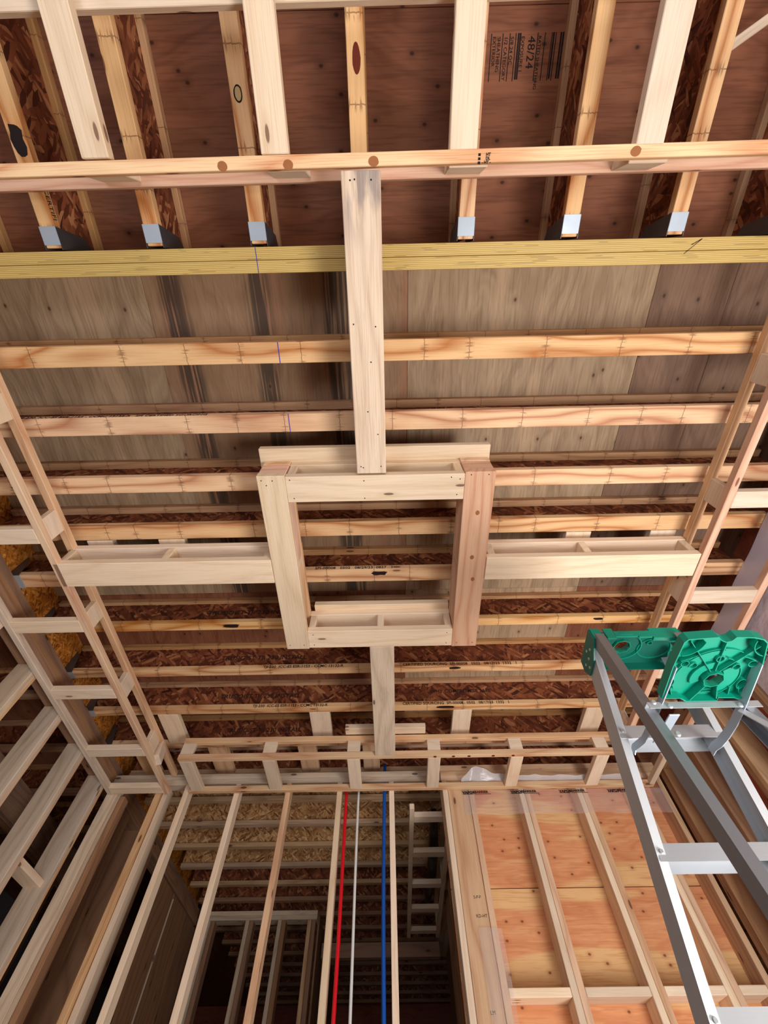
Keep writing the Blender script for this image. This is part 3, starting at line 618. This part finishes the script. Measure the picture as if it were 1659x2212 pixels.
# ---------------------------------------------------------------- beyond the back wall
cf = thing('chase_frame', 'small pale ladder frame around the duct beyond the back wall', 'frame', (.29, 5.0, 1.70))
box('side_rail', PALE2, .135, .172, 3.60, 6.2, 1.74, 1.778, cf, 'y'); box('side_rail', GREY, .44, .478, 3.60, 6.2, 1.74, 1.778, cf, 'y')
box('hanging_rail', GREY, .44, .478, 3.60, 6.2, 1.95, JB - .001, cf, 'y')
for y in (3.72, 4.30, 4.90, 5.45, 6.0): box('rung', PALE2, .1725, .4395, y, y + .089, 1.74, 1.778, cf, 'x')
for y in (3.72, 4.9, 6.0): box('drop_block', GREY, .442, .476, y, y + .089, 1.778, 1.95, cf, 'z')
bm = bmesh.new(); rr = []
for i in range(31):
    t = i / 30; y = 3.9 + 1.75 * t; r = .045 * (.35 + .65 * math.sin(math.pi * min(1, max(0.02, t * .97 + .02))) ** .35) * (1 + .05 * math.sin(i * 2.1))
    rr.append([bm.verts.new((.345 + .02 * math.sin(t * 3) + r * math.cos(2 * math.pi * q / 14), y, 1.86 + r * math.sin(2 * math.pi * q / 14))) for q in range(14)])
for i in range(30):
    for q in range(14): bm.faces.new((rr[i][q], rr[i][(q + 1) % 14], rr[i + 1][(q + 1) % 14], rr[i + 1][q]))
bm.faces.new(rr[0][::-1]); bm.faces.new(rr[-1]); bmesh.ops.recalc_face_normals(bm, faces=bm.faces[:])
tag(mesh_obj('flexible_duct', bm, RUBBER, None, (.345, 4.8, 1.86 + ZC), True), 'black flexible duct lying above the small ladder frame', 'duct')
pt = struct('wall_partition', (-1.5, 6.1, -1.5))
for k in range(2): box('top_plate', GREY, -2.10, -.83, 6.08, 6.22, 1.905 - .039 * k, 1.943 - .039 * k, pt, 'x')
for x, m_ in ((-2.02, GREY), (-1.60, GREY), (-1.25, GREY), (-.93, WARM)): box('stud', m_, x, x + .04, 6.08, 6.22, -1.46, 1.865, pt, 'z'); box('stud', BROWN, x + .041, x + .085, 6.10, 6.22, -1.46, 1.865, pt, 'z')
box('bottom_plate', GREY, -2.10, -.83, 6.08, 6.22, -1.5, -1.46, pt, 'x')
box('side_panel', BROWN, -.84, -.82, 6.23, 8.4, -1.46, 1.94, pt, 'z', .001)
hb = thing('hall_header', 'dark double header across the far end of the hallway', 'header', (0, 6.5, 1.6))
box('board', BROWN, -.80, .49, 6.45, 6.50, 1.66, 1.78, hb, 'x'); box('board', BROWN, -.80, .49, 6.505, 6.55, 1.66, 1.78, hb, 'x')

# ---------------------------------------------------------------- step ladder
ld = thing('step_ladder', 'aluminium step ladder with green plastic top at right', 'ladder', (.92, 1.5, -1.5))
LX = .745
def chan(name, p, q, wd, fl_, t, openx, mat, depth_dir=(0, 1, 0)):
    """C-channel rail from p to q: web in the plane across x, flanges turned towards openx"""
    p, q = Vector(p), Vector(q); d = (q - p); L = d.length; x = d / L; n = Vector((openx, 0, 0)); w_ = x.cross(n).normalized()
    bm = bmesh.new()
    prof = [(-wd / 2, 0), (wd / 2, 0), (wd / 2, fl_), (wd / 2 - t, fl_), (wd / 2 - t, t), (-wd / 2 + t, t), (-wd / 2 + t, fl_), (-wd / 2, fl_)]
    A = [bm.verts.new((0, u, v)) for u, v in prof]; B = [bm.verts.new((L, u, v)) for u, v in prof]
    for i in range(8): bm.faces.new((A[i], B[i], B[(i + 1) % 8], A[(i + 1) % 8]))
    for V in (A, B):
        bm.faces.new((V[0], V[1], V[4], V[5])); bm.faces.new((V[1], V[2], V[3], V[4])); bm.faces.new((V[0], V[5], V[6], V[7]))
    bmesh.ops.recalc_face_normals(bm, faces=bm.faces[:])
    me = bpy.data.meshes.new(name); bm.to_mesh(me); bm.free(); me.materials.append(mat)
    o = bpy.data.objects.new(name, me); y = w_; z = x.cross(y)
    if z.dot(n) < 0: y = -y; z = x.cross(y)
    o.rotation_euler = Matrix((x, y, z)).transposed().to_euler()
    return link(o, ld, p + Vector((0, 0, ZC)))
def FY(z): return 1.644 - .366 * z
def RY(z): return 1.075 + .095 * z
Zt, Zb = 1.125, -1.48
chan('front_rail', (LX, FY(Zt) + .03, Zt), (LX - .06, FY(Zb) + .03, Zb), .075, .025, .003, 1, ALU)
chan('front_rail', (1.052, FY(Zt) + .03, Zt), (1.30, FY(Zb) + .03, Zb), .075, .025, .003, -1, ALU)
chan('rear_rail', (LX, RY(Zt), Zt), (LX - .03, RY(Zb), Zb), .048, .03, .003, 1, ALUD)
chan('rear_rail', (1.055, RY(Zt), Zt), (1.12, RY(Zb), Zb), .048, .03, .003, -1, ALUD)
def step(z, x0, x1):
    bm = bmesh.new(); y = FY(z)
    prism(bm, [(y, z - .043), (y + .002, z - .043), (y + .002, z - .002), (y + .076, z - .002), (y + .076, z - .043), (y + .078, z - .043), (y + .078, z), (y, z)], 'x', x0, x1)
    return mesh_obj('step', bm, ALU, ld, (x0, y, z + ZC))
for k in range(9):
    z = .879 - .288 * k; s_ = (Zt - z) / (Zt - Zb)
    step(z, LX + .004 - .06 * s_, 1.048 + .248 * s_)
    for xx, sg in ((LX - .06 * s_, 1), ):
        bm = bmesh.new(); bmesh.ops.create_cone(bm, cap_ends=True, segments=12, radius1=.007, radius2=.005, depth=.004, matrix=Matrix.Translation((xx + .012, FY(z) - .009, z - .022)) @ Matrix.Rotation(math.pi / 2, 4, 'X'))
        mesh_obj('rivet', bm, ALU, ld)
# moulded top cap: tray opening downward
cap = thing('top_cap', '', '', (.9, 1.26, 1.17)); del cap['label']; del cap['category']; cap.parent = ld; cap.location = Vector((.9, 1.26, 1.17 + ZC)) - ld.location
cx0, cx1, cy0, cy1, cz0, cz1 = .742, 1.065, 1.175, 1.325, 1.108, 1.150
def capobj(name, bm, mat):
    o = mesh_obj(name, bm, mat); o.parent = cap; o.location = -(ld.location + cap.location); return o
bm = bmesh.new()
# top plate with octagonal hole
hx_, hy_, hr = .862, 1.232, .028
outer = [(cx0, cy0), (cx1, cy0), (cx1, cy1), (cx0, cy1)]
ring = [(hx_ + hr * math.cos(math.pi / 8 + k * math.pi / 4), hy_ + hr * math.sin(math.pi / 8 + k * math.pi / 4)) for k in range(8)]
def plate_hole(bm, outer, ring, z0, z1):
    tot = []
    for z in (z0, z1):
        O = [bm.verts.new((x, y, z)) for x, y in outer]; I = [bm.verts.new((x, y, z)) for x, y in ring]
        es = [bm.edges.new((O[i], O[(i + 1) % len(O)])) for i in range(len(O))] + [bm.edges.new((I[i], I[(i + 1) % len(I)])) for i in range(len(I))]
        bmesh.ops.triangle_fill(bm, use_beauty=True, use_dissolve=False, edges=es); tot.append((O, I))
    for idx in (0, 1):
        a_, b_ = tot[0][idx], tot[1][idx]
        for i in range(len(a_)): bm.faces.new((a_[i], a_[(i + 1) % len(a_)], b_[(i + 1) % len(a_)], b_[i]))
    bmesh.ops.recalc_face_normals(bm, faces=bm.faces[:])
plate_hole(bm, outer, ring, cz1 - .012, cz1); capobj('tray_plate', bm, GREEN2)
def tube_ring(bm, cx, cy, r, wall, z0, z1, n=20, sx=1.0):
    vs = []
    for k in range(n):
        c_, s_ = math.cos(2 * math.pi * k / n), math.sin(2 * math.pi * k / n)
        vs.append([bm.verts.new((cx + rr_ * c_ * sx, cy + rr_ * s_, zz)) for rr_, zz in ((r, z0), (r + wall, z0), (r + wall, z1), (r, z1))])
    for k in range(n):
        A_, B_ = vs[k], vs[(k + 1) % n]
        for q in range(4): bm.faces.new((A_[q], B_[q], B_[(q + 1) % 4], A_[(q + 1) % 4]))
bm = bmesh.new()
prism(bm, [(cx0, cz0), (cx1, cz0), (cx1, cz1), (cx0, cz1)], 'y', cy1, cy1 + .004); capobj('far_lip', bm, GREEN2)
for x0, x1, zl in ((cx0, .776, 1.118), (.790, .822, 1.118), (.823, .905, 1.126), (.905, .955, 1.122), (.955, 1.06, 1.116)):
    bm = bmesh.new(); prism(bm, [(x0, zl), (x1, zl), (x1, cz1 + (.014 if x0 > .95 or x0 < .8 else 0)), (x0, cz1 + (.014 if x0 > .95 or x0 < .8 else 0))], 'y', cy0 - .004, cy0 + (.012 if x0 > .95 else .004)); capobj('near_lip', bm, GREEN)
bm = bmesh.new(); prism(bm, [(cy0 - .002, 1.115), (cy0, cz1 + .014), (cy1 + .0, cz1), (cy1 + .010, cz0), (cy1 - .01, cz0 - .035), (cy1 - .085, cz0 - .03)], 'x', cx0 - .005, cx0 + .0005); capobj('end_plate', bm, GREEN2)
for yy, zz in ((1.225, 1.115), (1.262, 1.105), (1.285, 1.085), (1.30, 1.11), (1.25, 1.13)):
    bm = bmesh.new(); bmesh.ops.create_cone(bm, cap_ends=True, segments=10, radius1=.0055, radius2=.004, depth=.004, matrix=Matrix.Translation((cx0 - .006, yy, zz)) @ Matrix.Rotation(math.pi / 2, 4, 'Y')); capobj('rivet', bm, ALU)
bm = bmesh.new(); prism(bm, [(cy0 - .002, cz0 + .01), (cy1 + .004, cz0), (cy1 + .004, cz1), (cy0, cz1 + .01)], 'x', cx1, cx1 + .004); capobj('end_plate', bm, GREEN2)
bm = bmesh.new(); tube_ring(bm, hx_, hy_, .062, .004, cz1 - .020, cz1 - .010, 24, 1.1); tube_ring(bm, hx_, hy_, .03, .003, cz1 - .020, cz1 - .010, 8)
tube_ring(bm, .79, 1.22, .008, .003, cz1 - .02, cz1 - .01, 12); tube_ring(bm, .96, 1.215, .007, .003, cz1 - .02, cz1 - .01, 12); tube_ring(bm, .985, 1.245, .05, .003, cz1 - .016, cz1 - .01, 20, 1.2); capobj('moulded_rings', bm, GREEN)
# pail shelf
sh = bpy.data.objects.new('pail_shelf', None); link(sh, ld, (.89, .97, .80 + ZC))
def shobj(name, bm, mat):
    o = mesh_obj(name, bm, mat); o.parent = sh; o.location = -(ld.location + sh.location); return o
SZ0, SZ1 = .802, .828
out = [(.778, 1.085), (.769, .956), (.770, .861), (.778, .850), (.854, .844), (.867, .856), (.880, .862), (.893, .858), (.901, .845), (.949, .847), (.977, .855), (.992, .868), (1.014, .957), (1.025, 1.085), (.998, 1.093), (.986, 1.087), (.940, 1.086), (.941, 1.100), (.852, 1.100), (.831, 1.086)][::-1]
HC = (.905, 1.015)
ring = [(HC[0] + .027 * math.cos(math.pi / 8 + k * math.pi / 4), HC[1] + .027 * math.sin(math.pi / 8 + k * math.pi / 4)) for k in range(8)]
bm = bmesh.new(); plate_hole(bm, out, ring, SZ1 - .003, SZ1); shobj('shelf_plate', bm, GREEN)
bm = bmesh.new(); n = len(out)
cxm, cym = .893, .975
inn = [(cxm + (x - cxm) * .975, cym + (y - cym) * .975) for x, y in out]
for i in range(n):
    a_, b_, c_, d_ = out[i], out[(i + 1) % n], inn[(i + 1) % n], inn[i]
    V = [bm.verts.new((p_[0], p_[1], z)) for z in (SZ0, SZ1 - .003) for p_ in (a_, b_, c_, d_)]
    for f_ in ((0, 1, 2, 3), (4, 7, 6, 5), (0, 4, 5, 1), (2, 6, 7, 3)): bm.faces.new([V[q] for q in f_])
bmesh.ops.recalc_face_normals(bm, faces=bm.faces[:]); shobj('rim_wall', bm, GREEN)
def arc_band(r0, r1, a0_, a1_, z0, z1, nm, mat, c_=HC, n=22):
    bm = bmesh.new(); pr = None
    for k in range(n + 1):
        an = math.radians(a0_ + (a1_ - a0_) * k / n); pts = [bm.verts.new((c_[0] + r_ * math.cos(an), c_[1] + r_ * math.sin(an), z)) for r_, z in ((r0, z0), (r1, z0), (r1, z1), (r0, z1))]
        if pr:
            for q in range(4): bm.faces.new((pr[q], pts[q], pts[(q + 1) % 4], pr[(q + 1) % 4]))
        else: bm.faces.new(pts[::-1])
        pr = pts
    bm.faces.new(pr); bmesh.ops.recalc_face_normals(bm, faces=bm.faces[:]); shobj(nm, bm, mat)
arc_band(.078, .104, 150, 272, SZ1 - .010, SZ1 - .003, 'raised_ring', GREEN); arc_band(.034, .058, 150, 272, SZ1 - .010, SZ1 - .003, 'raised_ring', GREEN)
arc_band(.034, .076, -40, 62, SZ1 - .009, SZ1 - .003, 'raised_ring', GREEN); arc_band(.076, .078, -75, 62, SZ1 - .012, SZ1 - .003, 'raised_ring', GREEN)
arc_band(.108, .110, 190, 300, SZ1 - .010, SZ1 - .003, 'raised_ring', GREEN)
arc_band(.052, .054, 5, 85, SZ0 + .002, SZ1 - .003, 'curved_rib', GREEN, (.778, .862), 10); arc_band(.048, .050, 100, 190, SZ0 + .002, SZ1 - .003, 'curved_rib', GREEN, (1.012, .872), 10)
def rib(p, q, w_=.0022, z0=SZ0 + .010):
    p, q = Vector((p[0], p[1], 0)), Vector((q[0], q[1], 0)); d = (q - p).normalized(); nn = Vector((-d.y, d.x, 0)) * w_ / 2
    bm = bmesh.new(); cs = [p + nn, q + nn, q - nn, p - nn]; prism(bm, [(c_.x, c_.y) for c_ in cs], 'z', z0, SZ1 - .003); shobj('rib', bm, GREEN)
rib((.797, .868), (.891, .988)); rib((.894, .866), (.902, .985)); rib((.990, .892), (.914, .988))
rib((.886, 1.040), (.862, 1.100), .003, SZ0 + .002); rib((.922, 1.040), (.938, 1.092), .003, SZ0 + .002); rib((.795, .944), (.832, .925)); rib((.963, .930), (.998, .945))
rib((.800, 1.055), (.812, 1.084)); rib((.968, 1.055), (.974, 1.086)); rib((.990, 1.05), (1.006, 1.086))
def boss(x, y, r_, sx=1.0, w_=.002, z0=.811, n=16):
    bm = bmesh.new(); tube_ring(bm, x, y, r_, w_, z0, SZ1 - .003, n, sx); shobj('boss', bm, GREEN)
for (x, y, r_) in ((.808, .953, .0095), (.833, .961, .0095), (.899, .937, .0095), (.954, .969, .0095), (.994, .957, .0105)): boss(x, y, r_)
boss(HC[0], HC[1], .027, 1.0, .0025, .806, 8); boss(.791, 1.029, .015, .62); boss(.994, 1.039, .018, .62)
for k in range(3): rib((.884, 1.055 + k * .012), (.925, 1.055 + k * .012), .002, SZ1 - .010)
# steel straps that carry the shelf and hook on the first step
def strap(name, pts, wd, th, side=(1, 0, 0), mat=GALV):
    bm = bmesh.new(); pr = None; side = Vector(side)
    for i, p_ in enumerate(pts):
        p_ = Vector(p_); d = (Vector(pts[min(i + 1, len(pts) - 1)]) - Vector(pts[max(i - 1, 0)])).normalized(); u = side.cross(d).normalized()
        c_ = [p_ + side * (th / 2) * a_ + u * (wd / 2) * b_ for a_, b_ in ((-1, -1), (1, -1), (1, 1), (-1, 1))]
        c_ = [bm.verts.new(q) for q in c_]
        if pr:
            for q in range(4): bm.faces.new((pr[q], c_[q], c_[(q + 1) % 4], pr[(q + 1) % 4]))
        else: bm.faces.new(c_[::-1])
        pr = c_
    bm.faces.new(pr); bmesh.ops.recalc_face_normals(bm, faces=bm.faces[:]); return mesh_obj(name, bm, mat, ld, (pts[0][0], pts[0][1], pts[0][2] + ZC))
strap('shelf_strap', [(.783, .96, .814), (.783, 1.14, .806), (.783, 1.22, .803), (.782, 1.28, .804), (.780, 1.315, .812), (.778, 1.345, .820), (.776, 1.362, .812)], .022, .003)
strap('shelf_strap', [(1.008, .95, .812), (1.010, 1.10, .795), (1.012, 1.18, .790), (1.014, 1.24, .792), (1.015, 1.29, .797), (1.016, 1.325, .806), (1.016, 1.352, .806)], .026, .003)
bar('bracket', GALV, (.800, 1.105, .766), (.800, 1.25, .775), .030, .004, (0, 0, 1), ld, .001)
bm = bmesh.new(); zb = .785; prism(bm, [(1.103, zb), (1.105, zb), (1.105, zb + .018), (1.128, zb + .018), (1.128, zb + .02), (1.103, zb + .02)], 'x', .742, 1.062); mesh_obj('rear_brace', bm, ALU, ld)
bm = bmesh.new(); prism(bm, [(-.42, zb), (-.418, zb), (-.418, zb + .02), (-.42, zb + .02)], 'x', 0, .01); bm.free()
bar('diagonal_brace', ALU, (1.0, 1.115, .786), (1.10, 1.085, .62), .020, .003, (0, 1, 0), ld, 0)
for x, y, z in ((.757, 1.095, .80), (.80, 1.100, .79), (.765, 1.09, .70), (1.0, 1.100, .79)):
    bm = bmesh.new(); bmesh.ops.create_cone(bm, cap_ends=True, segments=14, radius1=.008, radius2=.0055, depth=.004, matrix=Matrix.Translation((x, y, z)) @ Matrix.Rotation(math.pi / 2, 4, 'X')); mesh_obj('rivet', bm, ALU, ld)
for x, y in ((LX - .06, FY(Zb) + .03), (1.30, FY(Zb) + .03), (LX - .03, RY(Zb)), (1.12, RY(Zb))): box('rubber_foot', RUBBER, x - .02, x + .03, y - .04, y + .04, -1.5, -1.47, ld, 'y', .004)
# pale strip lying on the deck at the upper right corner
tag(bar('furring_strip', GREY, (1.19, -.625, 2.2), (1.53, -.835, 2.2), .03, .012, (0, 0, 1)), 'grey strip slanting between dark joists at the upper right corner', 'strip')

# nail heads on the face boards
def nails(owner, pts, z=A0, axis='z'):
    for x, y in pts:
        bm = bmesh.new(); bmesh.ops.create_cone(bm, cap_ends=True, segments=8, radius1=.0028, radius2=.0028, depth=.0012)
        me = bpy.data.meshes.new('nail'); bm.to_mesh(me); bm.free(); me.materials.append(INK)
        o = bpy.data.objects.new('nail_head', me); link(o, owner, (x, y, z - .0004 + ZC))
nails(longb, [(-.10, -.26), (-.085, -.262), (-.03, -.26), (-.112, .18), (-.028, .19), (-.11, .77), (-.10, .775), (-.02, .77), (-.07, .52), (-.05, .32), (-.03, .62)])
nails(sq, [(-.57, .83), (-.52, .832), (-.55, .855), (-.44, .83), (-.43, .925), (.34, .84), (.33, .92), (.39, .82), (.47, .82), (.30, .83), (-.1, .84), (-.1, .93), (-.57, 1.88), (-.49, 1.88), (-.43, 1.80), (.33, 1.80), (.33, 1.88), (-.43, 1.88), (.39, 1.88), (.48, 1.88)])
# conspicuous knots seen in the photograph
def knot(parent, x, y, rx, ry, mat, z=JB):
    bm = bmesh.new(); pts = [(x + rx * math.cos(2 * math.pi * k / 16) * random.uniform(.93, 1.07), y + ry * math.sin(2 * math.pi * k / 16)) for k in range(16)]
    prism(bm, pts, 'z', z - .0004, z + .0008); o_ = mesh_obj('knot', bm, mat); o_.parent = parent; o_.location = -parent.location
byl = {o.get('label', ''): o for o in bpy.data.objects}
KR = plain('red_knot', srgb(112, 44, 26), .7, .2, .4); KT = plain('tan_knot', srgb(206, 176, 122), .7, .2, .4); KB = plain('brown_knot', srgb(168, 108, 66), .7, .2, .4)
o3, o4 = byl[hl[3]], byl[hl[4]]
knot(o3, -.482, -.535, .015, .024, INK); knot(o3, -.482, -.535, .011, .019, KT, JB - .0006)
knot(o4, -.072, -.615, .014, .040, KR)
for x, y in ((-.515, -.304), (-.30, -.304), (-.02, -.308), (.83, -.318)): knot(hd, x, y, .017, .014, KB, A0)
for x, y in ((.43, 1.28), (.445, 1.42), (.435, 1.02)): knot(sq, x, y, .010, .013, KB, A0)
for x in (.31, .44, .55, .72, .86): knot(bf, x, 2.995, .012, .010, KR, A0)
